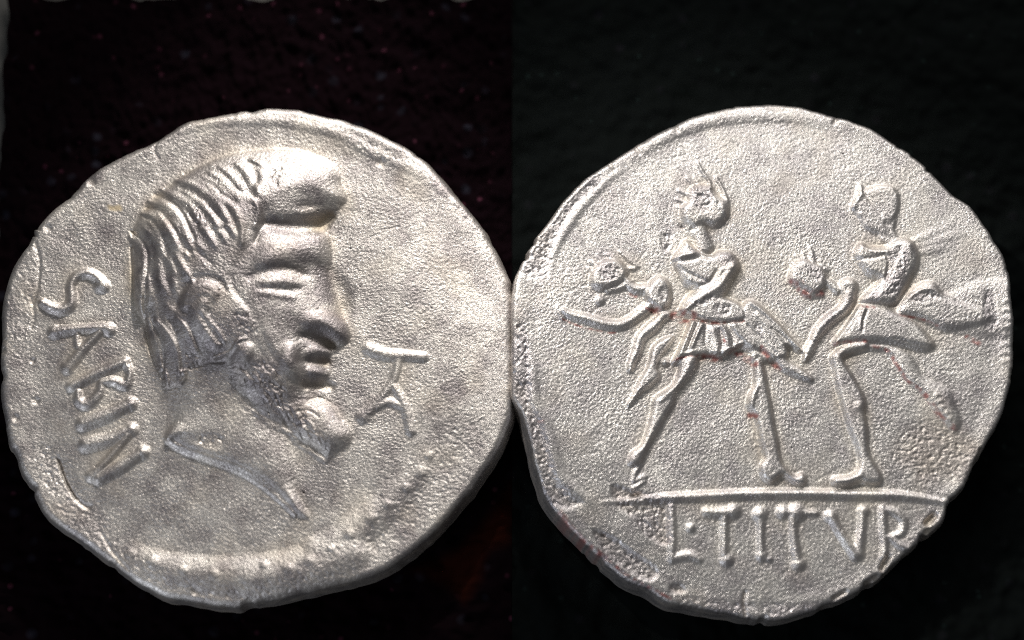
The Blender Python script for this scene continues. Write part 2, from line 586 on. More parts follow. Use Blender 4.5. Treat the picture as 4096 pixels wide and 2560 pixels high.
A.stroke(None, LC((165, 390), (185, 500), (170, 560)), 8, -6, 'add')
for c, r in ((LC((12, 690))[0], 16), (LC((175, 745))[0], 13), (LC((195, 965))[0], 17), (LC((85, 1060))[0], 16), (LF((1350, 975))[0], 20), (LE((430, 385))[0], 22), (LE((1790, 290))[0], 24), (LE((225, 600))[0], 18)):
    A.dot(None, c, r, -10, 'add')
A.stroke(None, LE((740, 190), (725, 240), (745, 275)), 7, -5, 'add')
A.mask('rough', LC((20, 350), (120, 150), (190, 60), (240, 130), (200, 330), (170, 520), (100, 700), (30, 700)), 0.35, 30)
A.mask('rough', LC((170, 1200), (330, 1280), (420, 1480), (330, 1512), (200, 1400)), 0.6, 30)
A.mask('rough', LF((300, 60), (420, 60), (620, 380), (900, 680), (1200, 850), (1500, 900), (1900, 900), (2420, 720), (2420, 850), (1900, 1040), (1450, 1040), (1000, 880), (600, 620), (330, 380)), 0.5, 30)
A.mask('rough', LE((1560, 120), (1760, 180), (2000, 330), (2200, 520), (2330, 720), (2250, 660), (2100, 470), (1900, 310), (1740, 290)), 0.4, 20)
A.mask('rough', LG((300, 1010), (700, 800), (1000, 560), (1300, 100), (1500, -50), (1700, 0), (1500, 420), (1200, 760), (700, 1020), (300, 1130)), 0.35, 40)

# neck and bust
A.body('portrait/neck', [(650, 1490), (690, 1560), (728, 1625), (697, 1690), (664, 1735), (672, 1775), (730, 1800), (800, 1832), (930, 1872), (1020, 1915), (1085, 1958), (1135, 2005), (1172, 2058), (1222, 2076), (1240, 2066), (1212, 2010), (1182, 1955), (1168, 1890), (1163, 1825), (1130, 1730), (1040, 1600), (850, 1450)], 32, 46)
A.stroke('portrait/neck', [(672, 1762), (730, 1800), (850, 1843), (960, 1882), (1060, 1945), (1130, 2008), (1180, 2062)], [14, 16, 18, 20, 18, 14, 8], 12, 'add')
A.stroke('portrait/neck', LB((600, 1400), (660, 1350), (760, 1320), (860, 1335)), [22, 30, 26, 16], 20, 'add')
A.stroke(None, LB((640, 1430), (800, 1420), (980, 1430)), 26, -6, 'add')

# skull and face as one big dome
rs0 = np.random.default_rng(21)
head = (O((318, 600), (312, 555), (330, 512), (362, 476), (402, 440), (442, 410), (482, 387), (532, 367), (592, 354), (650, 350), (702, 353), (750, 366), (790, 387), (806, 412))
        + LA((2090, 510), (2140, 625), (2090, 705), (1975, 770), (1900, 870), (1975, 950), (2010, 1080), (2005, 1200))
        + LB((1990, -20), (2040, 150), (2080, 270), (2110, 370), (2150, 440), (2166, 520), (2150, 580), (2090, 612), (1980, 622), (2005, 665), (1975, 740), (1940, 780), (1985, 860), (1930, 930), (1850, 990), (1700, 1080), (1420, 1100), (1240, 1050), (1100, 1000), (900, 930), (760, 880), (720, 960), (590, 975), (540, 900), (470, 760), (430, 640), (400, 500), (370, 380), (310, 290), (285, 180), (275, 0)))
A.body('portrait', head, 96, 330)
A.body('portrait', head, 16, 64, 'add')
A.soften([(640, 1420), (700, 1700), (780, 1760), (960, 1850), (1130, 1960), (1190, 1900), (1180, 1720), (1240, 1560), (1100, 1480), (850, 1420)], 38, 50)
A.soften([(640, 1420), (690, 1620), (800, 1740), (960, 1800), (1120, 1800), (1180, 1640), (1100, 1500), (850, 1420)], 30, 40)
A.mask('tone', O((330, 600), (400, 520), (520, 470), (640, 450), (760, 440), (810, 480), (790, 640), (830, 790), (780, 870), (840, 1060), (760, 1080), (660, 1010), (520, 960), (400, 900), (360, 760)), 0.46, 60)  # portrait toning plus painted shade; the highlit top of the hair is left out
# forehead block, brow bulge, cheek
A.body('portrait/forehead', LA((1450, 360), (1600, 310), (1780, 300), (1930, 350), (2040, 430), (2095, 520), (2138, 622), (2090, 705), (1985, 765), (1890, 845), (1760, 880), (1600, 885), (1480, 840), (1420, 720), (1330, 600)), 13, 44, 'add')
A.stroke(None, LA((1440, 900), (1600, 905), (1780, 890), (1900, 860), (1990, 790)), [20, 40, 46, 42, 26], -27, 'add', p=1.3)
A.stroke('portrait/forehead', LA((1700, 790), (1790, 800), (1880, 770), (1980, 745), (2060, 715)), [10, 14, 14, 12, 8], 10, 'add')
A.stroke(None, LA((1740, 735), (1800, 728), (1890, 720)), [6, 12, 6], -12, 'add')
A.stroke(None, LA((1330, 600), (1400, 700), (1440, 800), (1450, 880)), 10, -9, 'add')
A.body('portrait/brow', LA((1400, 1080), (1480, 990), (1620, 950), (1800, 925), (1930, 930), (1985, 970), (2005, 1080), (2005, 1190), (1940, 1230), (1780, 1240), (1620, 1290), (1450, 1330), (1340, 1250)), 20, 60, 'add')
# eye: lid, ball, lower lid
A.body('portrait/eye', LB((1400, 120), (1480, 60), (1600, 35), (1700, 50), (1780, 120), (1700, 150), (1560, 160), (1450, 165)), 17, 26, 'add')
A.stroke(None, LB((1380, 165), (1500, 168), (1650, 172), (1740, 150)), 10, -10, 'add')
A.stroke('portrait/eye', LB((1400, 200), (1480, 205), (1600, 222), (1700, 240)), [10, 15, 16, 10], 11, 'add')
A.stroke(None, LB((1320, 70), (1440, 10), (1600, -20), (1780, 20)), 20, -15, 'add')
# nose
A.stroke(None, LB((2030, -40), (2060, 120), (2090, 260), (2120, 360)), [30, 60, 60, 30], [-3, -12, -12, -3], 'add', p=1.6)
A.body('portrait/nose', LB((1750, 480), (1740, 420), (1800, 360), (1900, 325), (2010, 335), (2090, 380), (2145, 440), (2168, 515), (2152, 575), (2100, 606), (2030, 596), (1960, 550), (1900, 520), (1820, 520)), 24, 46, 'add')
A.stroke(None, LB((1740, 560), (1830, 560), (1920, 580), (2010, 610)), [14, 22, 26, 20], -20, 'add')
# lips
A.body('portrait/lip', LB((1770, 740), (1790, 660), (1860, 610), (1950, 620), (2010, 665), (1975, 715), (1880, 735)), 20, 30, 'add')
A.stroke(None, LB((1740, 770), (1830, 762), (1960, 755)), 19, -17, 'add')
A.body('portrait/lip', LB((1790, 860), (1830, 800), (1910, 785), (1975, 830), (1985, 870), (1935, 915), (1840, 905)), 20, 30, 'add')
A.stroke(None, LB((1780, 960), (1830, 945), (1920, 950), (1990, 960)), 24, -19, 'add')
# beard
beard = (LB((1170, 620), (1290, 600), (1370, 640), (1460, 760), (1560, 700), (1620, 615), (1720, 625), (1770, 760), (1790, 900), (1760, 1000), (1860, 1050), (2010, 1090), (2090, 1210), (2150, 1290), (2195, 1385), (2170, 1465))
         + LG((735, 75), (715, 140), (640, 200), (565, 250), (527, 268), (510, 205), (440, 150), (330, 125), (268, 70), (262, 20)) + LB((1610, 1370), (1500, 1300), (1400, 1250), (1335, 1190), (1330, 1110), (1200, 1010), (1130, 860)))
A.body('portrait/beard', beard, 24, 70, 'add')
A.body('portrait/beard', LB((1600, 1130), (1760, 1080), (1950, 1090), (2080, 1210), (2180, 1390), (2120, 1500), (1960, 1560), (1800, 1490), (1680, 1380), (1590, 1250)), 16, 90, 'add')
A.body('portrait/beard', LB((1550, 680), (1620, 615), (1720, 625), (1770, 760), (1790, 900), (1740, 960), (1650, 930), (1570, 820)), 15, 40, 'add')
A.body('portrait/beard', LB((1140, 760), (1200, 640), (1290, 605), (1360, 660), (1330, 780), (1240, 860), (1160, 860)), 13, 36, 'add')
A.stroke('portrait/beard', LB((1330, 1190), (1420, 1260), (1520, 1320), (1620, 1360), (1700, 1450), (1800, 1510), (1900, 1580)) + LG((527, 262)), [9, 13, 14, 12, 14, 14, 12, 6], 5, 'add')
A.body('portrait/beard', LB((1440, 780), (1600, 860), (1760, 960), (1840, 1060), (1720, 1180), (1540, 1270), (1380, 1190), (1280, 1040), (1320, 880)), 12, 60, 'add')
for k in range(16):
    x, y = 1180 + 46 * k, 800 + 38 * k + rs0.uniform(-60, 60)
    A.stroke('portrait/beard', LB((x, y), (x + 50, y + 40), (x + 80, y + 100)), [6, 11, 6], 7, 'add')
for k, p in enumerate((LB((1800, 1090), (1900, 1060), (2030, 1130)), LB((1950, 1120), (2020, 1150), (2090, 1260)), LB((1700, 1200), (1800, 1180), (1900, 1240)), LB((1800, 1380), (1900, 1420), (1960, 1500)), LB((1650, 1250), (1720, 1330), (1760, 1420)))):
    A.stroke(None, p, 7, -5, 'add')
# groove between sideburn and cheek
A.stroke(None, LB((1150, 60), (1190, 190), (1300, 320), (1390, 470), (1480, 680), (1560, 800)), [12, 12, 10, 9, 9, 8], -7, 'add')

# hair mass with its locks
hair = (O((318, 600), (313, 556), (331, 513), (363, 477), (403, 441), (443, 411), (483, 388), (533, 368), (592, 355), (650, 351), (702, 354), (735, 362))
        + LA((1560, 365), (1450, 440), (1340, 590), (1420, 720), (1445, 860), (1390, 1000), (1300, 1120), (1200, 1250))
        + LB((1160, 60), (1200, 200), (1320, 340), (1390, 480), (1290, 590), (1150, 690), (1090, 740), (900, 800), (780, 860), (720, 960), (590, 975), (540, 900), (470, 760), (430, 640), (400, 500), (370, 380), (310, 290), (285, 180), (275, 0)))
hd = A.R.copy()
A.body('portrait/hair', hair, 10, 26, 'add')
guides = [LA((1700, 270), (1640, 300), (1560, 360), (1480, 450), (1400, 560), (1390, 640), (1420, 720)),
          LA((1240, 270), (1330, 310), (1420, 380), (1440, 520), (1400, 640), (1420, 760), (1430, 860)),
          LA((1000, 330), (1100, 400), (1200, 500), (1290, 620), (1350, 740), (1370, 860), (1330, 1000)),
          LA((730, 430), (860, 470), (1000, 570), (1110, 680), (1200, 800), (1260, 940), (1260, 1080)),
          LA((600, 520), (750, 590), (880, 680), (980, 780), (1070, 920), (1140, 1060), (1180, 1200)),
          LA((470, 600), (600, 680), (700, 760), (770, 880), (850, 1020), (940, 1150), (1040, 1290)),
          LA((400, 715), (500, 760), (600, 850), (680, 970), (730, 1080), (800, 1200), (900, 1320)),
          LA((330, 800), (430, 850), (520, 940), (590, 1080), (620, 1190), (680, 1330), (760, 1480)),
          LA((275, 920), (345, 985), (400, 1070), (430, 1170), (425, 1290), (420, 1420), (440, 1560)),
          LA((255, 1010), (280, 1080), (310, 1180), (320, 1300), (330, 1440), (350, 1580), (390, 1680))]
G = np.array(guides)
rs = np.random.default_rng(8)
for k in range(17):
    t = 1.1 + k / 16 * 7.84 + rs.uniform(-0.08, 0.08)
    t = min(max(t, 0), 8.94); i = int(t); f = t - i
    c = G[i] * (1 - f) + G[i + 1] * f
    c = c + rs.uniform(-5, 5, c.shape)
    a = rs.integers(0, 2); b = 7 - rs.integers(0, 2)
    A.stroke(None, c[a:b], [7, 21 + rs.uniform(-3, 6), 23 + rs.uniform(-3, 6), 20, 9], 13 + rs.uniform(-4, 6), 'add', p=1.0)
for pts, r, h in ((LA((730, 430), (850, 470), (1000, 570), (1100, 670), (1190, 730)), 11, -16),
                  (LA((470, 600), (600, 680), (700, 760), (760, 860), (800, 950), (850, 1050)), 10, -19),
                  (LA((400, 715), (500, 760), (600, 850), (680, 970), (720, 1060), (760, 1160)), 9, -13),
                  (LA((390, 800), (480, 870), (550, 970), (590, 1080), (610, 1170)), 9, -17),
                  (LA((275, 920), (345, 985), (400, 1060), (430, 1150), (428, 1260), (410, 1400)) + LB((400, 250), (395, 380)), 8, -19),
                  (LA((265, 1050), (275, 1200), (282, 1300)) + LB((285, 60), (300, 220), (340, 300)), 7, -10),
                  (LA((1270, 330), (1400, 400), (1450, 470)), 9, -12),
                  (LA((1000, 380), (1100, 470), (1200, 600), (1280, 650)), 8, -12),
                  (LA((1290, 620), (1380, 700), (1430, 800), (1432, 880), (1400, 970), (1370, 1060)), 12, -13),
                  (LA((700, 560), (850, 650), (960, 740), (1050, 870), (1080, 980)), 8, -10),
                  (LA((960, 760), (1090, 880), (1150, 920)), 9, -12),
                  (LA((760, 1120), (900, 1180), (1000, 1260)), 8, -10),
                  (LA((1000, 980), (1090, 960), (1140, 1000)), 9, -8)):
    A.stroke(None, pts, r, h, 'add')
for pts in (LB((300, 60), (320, 180), (350, 290), (400, 390)), LB((350, 40), (372, 180), (400, 300), (445, 430)), LB((430, 40), (455, 180), (485, 300), (515, 430)), LB((530, 60), (565, 180), (605, 300), (640, 390)), LB((650, 40), (680, 160), (720, 250), (760, 330))):
    A.stroke('portrait/hair', pts, [9, 16, 18, 9], 11, 'add', p=1.0)
# lower locks over the neck, and the curl in front of the ear
A.body('portrait/ear', LB((760, 230), (790, 170), (860, 140), (950, 135), (1040, 190), (1060, 260), (1020, 330), (960, 380), (1000, 470), (1070, 590), (1080, 660), (1000, 690), (900, 600), (830, 480), (780, 360)), 24, 40, 'add')
A.stroke('portrait/ear', LB((770, 330), (775, 220), (830, 162), (930, 140), (1010, 165), (1055, 225)), [10, 15, 17, 17, 16, 10], 17, 'add')
A.stroke(None, LB((690, 300), (720, 180), (800, 105), (930, 75), (1060, 110), (1120, 190)), [10, 18, 20, 20, 18, 10], -13, 'add')
A.stroke(None, LB((850, 300), (900, 250), (970, 255), (1000, 300)), 17, -12, 'add')
for pts, r, h in ((LB((920, 370), (1000, 470), (1060, 540), (1100, 610)), 8, 15), (LB((690, 410), (760, 480), (810, 570), (850, 680)), 9, 15),
                  (LB((490, 420), (570, 490), (640, 590), (690, 710), (700, 860)), 10, 17), (LB((640, 330), (700, 380), (760, 400)), 9, 9),
                  (LB((420, 400), (470, 540), (510, 680), (545, 820)), 9, 12), (LB((1000, 745), (1100, 720), (1170, 680), (1220, 610), (1290, 595)), 9, 13),
                  (LB((570, 840), (585, 900), (590, 960)), 10, 12), (LB((735, 845), (745, 900), (710, 950)), 9, 12)):
    A.stroke('portrait/hair', pts, r, h, 'add')
for pts, r, h in ((LB((470, 420), (540, 560), (560, 720), (550, 840)), 9, -14), (LB((610, 400), (690, 560), (720, 720), (720, 830)), 9, -13),
                  (LB((770, 440), (850, 600), (890, 690)), 8, -10), (LB((890, 390), (980, 520), (1050, 620)), 8, -10),
                  (LB((440, 500), (500, 650), (530, 800)), 6, -8), (LB((800, 820), (950, 770), (1080, 770)), 12, -8), (LB((400, 380), (410, 520), (440, 660), (500, 800), (545, 900)), 8, -8)):
    A.stroke(None, pts, r, h, 'add')
for p in (LA((1480, 420), (1570, 390), (1600, 440), (1550, 530), (1570, 600), (1500, 560), (1470, 490)), LA((760, 750), (830, 720), (900, 780), (950, 940), (860, 920), (790, 830)),
          LA((1330, 740), (1400, 800), (1400, 900), (1350, 900)), LB((1170, 400), (1320, 380), (1380, 540), (1200, 540)),
          LB((1160, 820), (1300, 820), (1420, 780), (1560, 850), (1620, 1000), (1600, 1180), (1480, 1180), (1380, 1000), (1180, 960)), LB((1640, 1160), (1760, 1200), (1800, 1300), (1700, 1300)),
          LB((760, 700), (860, 700), (880, 800), (760, 830)), LB((880, 1390), (1060, 1400), (1060, 1500), (880, 1480)), LA((980, 470), (1030, 480), (1070, 530), (1010, 520))):
    A.mask('rough', p, 0.75, 10)

A.soften(LA((1480, 420), (1700, 340), (1960, 420), (2080, 560), (2080, 720), (1960, 860), (2000, 1100), (2060, 1400), (2120, 1800), (2000, 1900), (1900, 2250), (1500, 2200), (1250, 1700), (1180, 1300), (1420, 1000)), 9, 40, 0.9)
A.soften(LA((330, 900), (500, 560), (900, 330), (1500, 260), (1500, 800), (1200, 1300), (900, 2000), (560, 2050), (400, 1500)), 7, 30, 0.85)
# legend
A.stroke('letter#S', LC((570, 335), (535, 290), (480, 264), (420, 282), (392, 330), (395, 390), (388, 440), (340, 465), (280, 452), (232, 425)), [22, 17, 17, 17, 16, 17, 20, 19, 18, 14], 26)
A.dot('letter#S', LC((555, 335))[0], 24, 24)
A.stroke('letter#A', LC((295, 588), (440, 570), (600, 566)), [19, 15, 19], 25)
A.dot('letter#A', LC((300, 588))[0], 24, 22); A.dot('letter#A', LC((600, 575))[0], 23, 25)
A.stroke('letter#A', LC((550, 590), (470, 670), (380, 775)), [13, 17, 21], 24)
A.dot('letter#A', LC((372, 782))[0], 24, 23)
A.stroke('letter#A', LC((420, 575), (425, 655), (440, 690)), [12, 12, 10], 14)
A.stroke('letter#B', LC((392, 886), (540, 815), (690, 752)), [18, 19, 16], 24)
A.stroke('letter#B', LC((690, 752), (715, 820), (690, 880), (620, 858), (558, 866)), [15, 13, 19, 16, 14], 20)
A.stroke('letter#B', LC((558, 870), (545, 930), (480, 985), (432, 965), (430, 920)), [15, 17, 20, 17, 12], 20)
A.stroke('letter#I', LC((455, 1095), (590, 1045), (715, 985)), [24, 25, 20], 24)
A.dot('letter#I', LC((720, 983))[0], 24, 26)
A.stroke('letter#N', LC((470, 1210), (600, 1180), (715, 1125)), [25, 23, 18], 22)
A.dot('letter#N', LC((722, 1125))[0], 24, 25)
A.stroke('letter#N', LC((710, 1150), (620, 1260), (540, 1345), (500, 1380)), [15, 14, 18, 20], 20)
A.stroke('letter#N', LC((540, 1395), (660, 1330), (780, 1250)), [20, 24, 18], 24)
A.dot('letter#N', LC((785, 1250))[0], 23, 26)
# monogram of two joined letters
A.stroke('monogram', LD((330, 370), (450, 410), (600, 420), (745, 430)), [22, 22, 20, 18], 16)
A.stroke('monogram', LD((560, 430), (535, 560), (490, 660)), [16, 14, 15], 13)
A.stroke('monogram', LD((500, 640), (400, 770), (290, 880)), [14, 17, 20], 14)
A.dot('monogram', LD((290, 880))[0], 26, 15)
A.stroke('monogram', LD((520, 650), (600, 800), (650, 990)), [14, 17, 18], 14)
A.stroke('monogram', LD((390, 810), (480, 770), (600, 810)), [14, 16, 14], 13)
# scratches on the field
A.stroke(None, [(1376, 1083), (1440, 1010), (1480, 950), (1540, 925), (1600, 900)], 4, -2.5, 'add')
for i in range(70):
    x, y = rs.uniform(300, 1950), rs.uniform(700, 2300); a = rs.uniform(-0.9, 0.5); L = rs.uniform(20, 90)
    A.stroke(None, [(x, y), (x + L * math.cos(a), y + L * math.sin(a))], 3.2, -rs.uniform(1.0, 3.2), 'add')
A.mask('tan', [(430, 818), (452, 822), (480, 818), (488, 840), (460, 842), (435, 838)], 1.0, 8)
# rim swell and dish of the flan
Pl = curve(out_l, 4, True)
dl = sd_poly(Pl[::2], A.X[::4, ::4], A.Y[::4, ::4])
dl = np.kron(dl, np.ones((4, 4)))[:A.ny, :A.nx]
A.Z -= 12 * (((A.X - 1030) ** 2 + (A.Y - 1430) ** 2) / 1000.0 ** 2)
A.Z += 12 * (1 - sstep(A.blur(dl, 8), 20, 150))
finish(A, 0.22, (2.6, 7, 3.8), 0.35, 0.24)

labels_l = {'S': 'raised letter S at the top of the word', 'A': 'raised letter A below the S', 'B': 'raised letter B in the middle of the word', 'I': 'raised letter I above the N', 'N': 'raised letter N at the bottom of the word'}
tree_l = [('field', None), ('edge', None), ('border#0', None), ('border#1', None), ('portrait', None)]
tree_l += [('portrait/' + k, None) for k in ('neck', 'forehead', 'brow', 'eye', 'nose', 'lip', 'beard', 'hair', 'ear')]
tree_l += [('letter#' + k, v) for k, v in labels_l.items()] + [('monogram', 'raised ligature of letters T and A')]
tree_l += [('bead#%d' % i, None) for i in range(14)]
build_coin(A, out_l, (1030, 1430), 2000, 330, 10, lambda t: 6 + 4 * np.sin(t * 3), (26, 18), M_OBV, 'silver_coin',
           'grey toned old silver coin struck with a bearded head and letters SABIN', 'coin', tree_l, 0.6)

# ================================================================== REVERSE (figures)
RA = F(2250, 600, 1000 / 1890); RB = F(2400, 1200, 900 / 1701); RC = F(3100, 650, 996 / 1882); RD = F(3000, 1300, 1096 / 2071)
RE = F(2500, 1850, 1300 / 2420); RF = F(2040, 1500, 800 / 1344); RG = F(2040, 380, 2056 / 2420)

out_r = (RG((110, 700), (190, 592), (290, 462), (380, 382), (460, 327), (580, 247), (700, 172), (780, 136), (900, 82), (1050, 47), (1180, 40), (1300, 42), (1450, 67), (1550, 97), (1700, 152), (1850, 252), (1980, 362), (2080, 462))
         + RC((1480, 345), (1580, 490), (1660, 630), (1720, 750), (1758, 890), (1768, 1040), (1785, 1200), (1788, 1400))
         + [(4037, 1512), (4012, 1617), (3985, 1692), (3950, 1755), (3925, 1808), (3890, 1871), (3862, 1935), (3820, 1988)]
         + RE((2395, 320), (2365, 430), (2240, 540), (2090, 680), (1970, 790), (1860, 890), (1740, 960), (1600, 1030), (1480, 1060), (1400, 1105), (1200, 1160), (1050, 1172), (900, 1155), (750, 1125), (500, 1072), (300, 1020), (150, 930), (0, 870))
         + RF((600, 1230), (450, 1085), (335, 950), (262, 860), (222, 780), (178, 620), (96, 310), (26, 150)) + [(2050, 1500), (2050, 1440), (2049, 1290), (2053, 1185), (2063, 1117), (2085, 1070)])

B = Die(1990, 360, 4100, 2540, 9)
B.soft_body = 9.0; B.wide = 1.6; B.fat = 1.35; B.tall = 1.0
# border line left and top-left, and the beaded remnant at right
B.stroke('border#0', RF((150, -150), (152, 0), (170, 180), (240, 330), (285, 500), (345, 680), (450, 800), (560, 855)), [16, 18, 19, 20, 22, 23, 25, 16], [1, 7, 8, 8, 9, 9, 8, 1], p=1.3)
B.stroke('border#1', RG((185, 830), (200, 760), (245, 670), (330, 540), (420, 440), (520, 350)), [16, 16, 16, 16, 15, 12], [1, 5, 6, 5, 4, 1], p=1.4)
B.stroke('border#2', RG((560, 300), (700, 215), (850, 145), (1050, 100), (1300, 95), (1500, 130)), [16, 20, 22, 22, 20, 16], [1, 5, 6, 6, 5, 1], p=1.4)
# outside the line the flan falls away, rough
B.body(None, RF((20, 100), (120, 60), (150, 190), (225, 340), (265, 500), (325, 700), (430, 830), (490, 860), (350, 910), (230, 830), (180, 600), (110, 290)), -9, 50, 'add')
B.body(None, RG((60, 830), (120, 700), (300, 470), (400, 400), (400, 440), (310, 540), (225, 670), (165, 840)), -4, 40, 'add')
B.mask('rough', RF((10, -300), (110, -300), (140, 60), (150, 190), (225, 340), (265, 500), (325, 700), (430, 800), (490, 860), (350, 910), (230, 830), (170, 560), (100, 270), (10, 100)), 0.9, 12)
B.mask('rough', RG((50, 850), (120, 700), (300, 470), (420, 380), (420, 430), (310, 540), (225, 670), (170, 850)), 0.8, 14)
for p in (RF((680, 740), (780, 760), (900, 790), (1080, 840), (1090, 1000), (1085, 1130), (1000, 1130), (910, 1070), (830, 960), (720, 880)),
          RF((560, 1040), (700, 1090), (820, 1180), (900, 1230), (1000, 1310), (960, 1380), (860, 1360), (700, 1250), (600, 1140)), RF((1070, 1420), (1150, 1400), (1190, 1450), (1100, 1470))):
    B.body(None, p, -7, 16, 'add'); B.mask('rough', p, 0.95, 8)
B.mask('rough', RF((600, 1180), (800, 1340), (1000, 1440), (1340, 1512), (1100, 1520), (850, 1440), (640, 1280)), 0.8, 14)
for p in (RD((1120, 850), (1220, 780), (1320, 740), (1480, 780), (1650, 880), (1720, 950), (1660, 1120), (1540, 1180), (1250, 1190), (1230, 1120), (1070, 990)),):
    B.mask('rough', p, 0.7, 34); B.mask('tan', p, 0.28, 60)
B.mask('rough', RE((400, 1000), (900, 1040), (1500, 1030), (1900, 830), (2000, 760), (1700, 990), (1400, 1110), (900, 1170), (400, 1060)), 0.7, 14)
B.mask('rough', RC((1580, 1000), (1640, 1020), (1660, 1250), (1560, 1260)), 0.7, 8)

# exergue line
B.stroke('ground_line', RE((-180, 300), (0, 285), (200, 268), (360, 260), (600, 250), (900, 236), (1300, 232), (1700, 240), (2000, 245), (2200, 268), (2380, 300)), [8, 10, 13, 17, 18, 18, 18, 18, 17, 15, 10], [2, 6, 14, 22, 24, 24, 24, 24, 22, 16, 6])


def fig(g, n):
    return g + '/' + n


c1 = 'captive#1'; s1 = 'soldier#1'; c2 = 'captive#2'; s2 = 'soldier#2'
# ---- left pair: legs first, then drapery, torso, heads
B.body(s1, RB((620, 440), (720, 430), (715, 520), (640, 620), (570, 700), (545, 790), (490, 880), (430, 990), (370, 1090), (325, 1180), (290, 1240), (225, 1240), (245, 1160), (320, 1100), (370, 960), (400, 830), (415, 750), (500, 690), (560, 640), (600, 540)), 34, 24)
B.stroke(s1, RB((690, 450), (610, 620), (520, 710), (460, 770)), [15, 14, 14, 12], 6, 'add')
B.stroke(s1, RB((300, 1250), (265, 1310), (255, 1370)), [9, 10, 8], 11); B.stroke(s1, RB((335, 1372), (290, 1400), (240, 1430)), [6, 8, 5], 10)
B.stroke(s1, RB((260, 1370), (330, 1340)), [7, 12], 9)
B.body(s1, RB((1170, 470), (1210, 460), (1240, 560), (1260, 680), (1285, 800), (1305, 930), (1330, 1050), (1350, 1170), (1385, 1260), (1470, 1340), (1520, 1315), (1552, 1350), (1540, 1390), (1480, 1385), (1390, 1320), (1340, 1340), (1290, 1375), (1230, 1330), (1215, 1260), (1250, 1190), (1220, 1080), (1195, 950), (1170, 870), (1120, 800), (1130, 720), (1170, 640)), 34, 24)
B.dot(s1, RB((1290, 1275))[0], 34, 36); B.dot(s1, RB((1515, 1355))[0], 19, 30)
B.stroke(s1, RB((1180, 660), (1150, 740), (1145, 810)), [10, 16, 8], 9, 'add')
# woman's hanging drapery and leg
B.stroke(fig(c1, 'drapery'), RB((480, 120), (400, 210), (310, 285), (275, 400), (240, 470), (225, 530)), [17, 18, 18, 16, 14, 10], 28)
B.body(fig(c1, 'leg'), RB((400, 370), (470, 310), (545, 285), (500, 360), (440, 440), (420, 520), (440, 580), (370, 650), (295, 710), (215, 800), (260, 710), (305, 610), (370, 500)), 32, 20)
B.dot(fig(c1, 'drapery'), RB((490, 475))[0], 14, 22)
# soldier's kilt with pleats
B.body(fig(s1, 'kilt'), RB((690, 165), (780, 180), (900, 190), (1080, 170), (1130, 250), (1220, 375), (1130, 380), (1060, 345), (990, 380), (920, 430), (830, 415), (720, 425), (640, 445), (550, 480), (590, 400), (640, 290)), 34, 22)
for pts, r, h in ((RB((695, 180), (650, 300), (600, 420)), 11, 14), (RB((765, 195), (720, 290), (690, 365)), 9, 14), (RB((850, 240), (875, 330), (880, 400)), 14, 11),
                  (RB((910, 200), (950, 270), (965, 350)), 9, 11), (RB((1010, 200), (1060, 270), (1150, 350)), 13, 12), (RB((925, 400), (990, 375), (1060, 340)), 10, 12), (RB((560, 470), (620, 420), (700, 400)), 9, 8)):
    B.stroke(fig(s1, 'kilt'), pts, r, h, 'add')
for pts in (RB((735, 190), (690, 300), (650, 400)), RB((800, 200), (790, 330), (820, 400)), RB((900, 230), (920, 330), (910, 410)), RB((960, 200), (1000, 290), (1000, 360))):
    B.stroke(None, pts, 7, -9, 'add')
# cloak blowing back like a wing
B.body(fig(s1, 'cloak'), RB((1080, 60), (1120, 20), (1190, 40), (1310, 155), (1430, 290), (1515, 385), (1400, 350), (1410, 420), (1320, 445), (1220, 380), (1120, 290), (1080, 180)), 36, 20)
for pts, r, h in ((RB((1120, 20), (1280, 140), (1400, 260), (1510, 382)), 8, 11), (RB((1180, 120), (1300, 250), (1400, 390)), 12, 7)):
    B.stroke(fig(s1, 'cloak'), pts, r, h, 'add')
B.stroke(None, RB((1290, 225), (1380, 290), (1480, 375)), 6, -11, 'add'); B.stroke(None, RB((1110, 200), (1220, 310), (1330, 420)), 6, -8, 'add')
B.stroke(fig(s1, 'cloak'), RB((1170, 400), (1250, 440), (1340, 430), (1400, 500), (1500, 550), (1590, 600)), [17, 18, 20, 20, 18, 9], 24)
B.dot(fig(s1, 'cloak'), RB((1165, 430))[0], 17, 26)
# torso, belt, arm
B.body(s1, RA((840, 825), (900, 740), (930, 690), (975, 735), (1040, 790), (1110, 812), (1180, 775), (1250, 775), (1308, 830), (1325, 900), (1280, 985), (1225, 1085), (1185, 1145), (1120, 1180), (1000, 1225), (900, 1225), (930, 1130), (1010, 1060), (930, 1020), (880, 930)), 44, 34)
B.body(fig(s1, 'belt'), RA((890, 1215), (1000, 1150), (1120, 1120), (1250, 1135), (1350, 1190), (1385, 1280), (1290, 1310), (1150, 1310), (1020, 1280)), 42, 24)
B.stroke(fig(s1, 'arm'), RA((1300, 880), (1240, 960), (1170, 1050), (1060, 1120), (930, 1210)), [22, 19, 18, 17, 12], 12, 'add')
B.stroke(fig(s1, 'arm'), RA((1180, 990), (1190, 930), (1250, 900), (1300, 900)), [9, 10, 11, 12], 7, 'add')
B.dot(fig(s1, 'arm'), RA((1240, 830))[0], 34, 10, 'add')
B.stroke(s1, RA((835, 828), (900, 815), (990, 795)), [7, 11, 9], 12, 'add')
B.stroke(s1, RA((930, 700), (980, 760), (1060, 800), (1120, 815)), [8, 11, 9, 6], 10, 'add')
B.stroke(None, RA((850, 850), (960, 845), (1040, 820)), 9, -9, 'add'); B.stroke(None, RA((1040, 1040), (1110, 1010), (1160, 930)), 9, -9, 'add')
for k in range(5):
    B.stroke(None, RA((880 + 38 * k, 900 + 20 * k), (960 + 36 * k, 960 + 14 * k)), 6, -5, 'add')
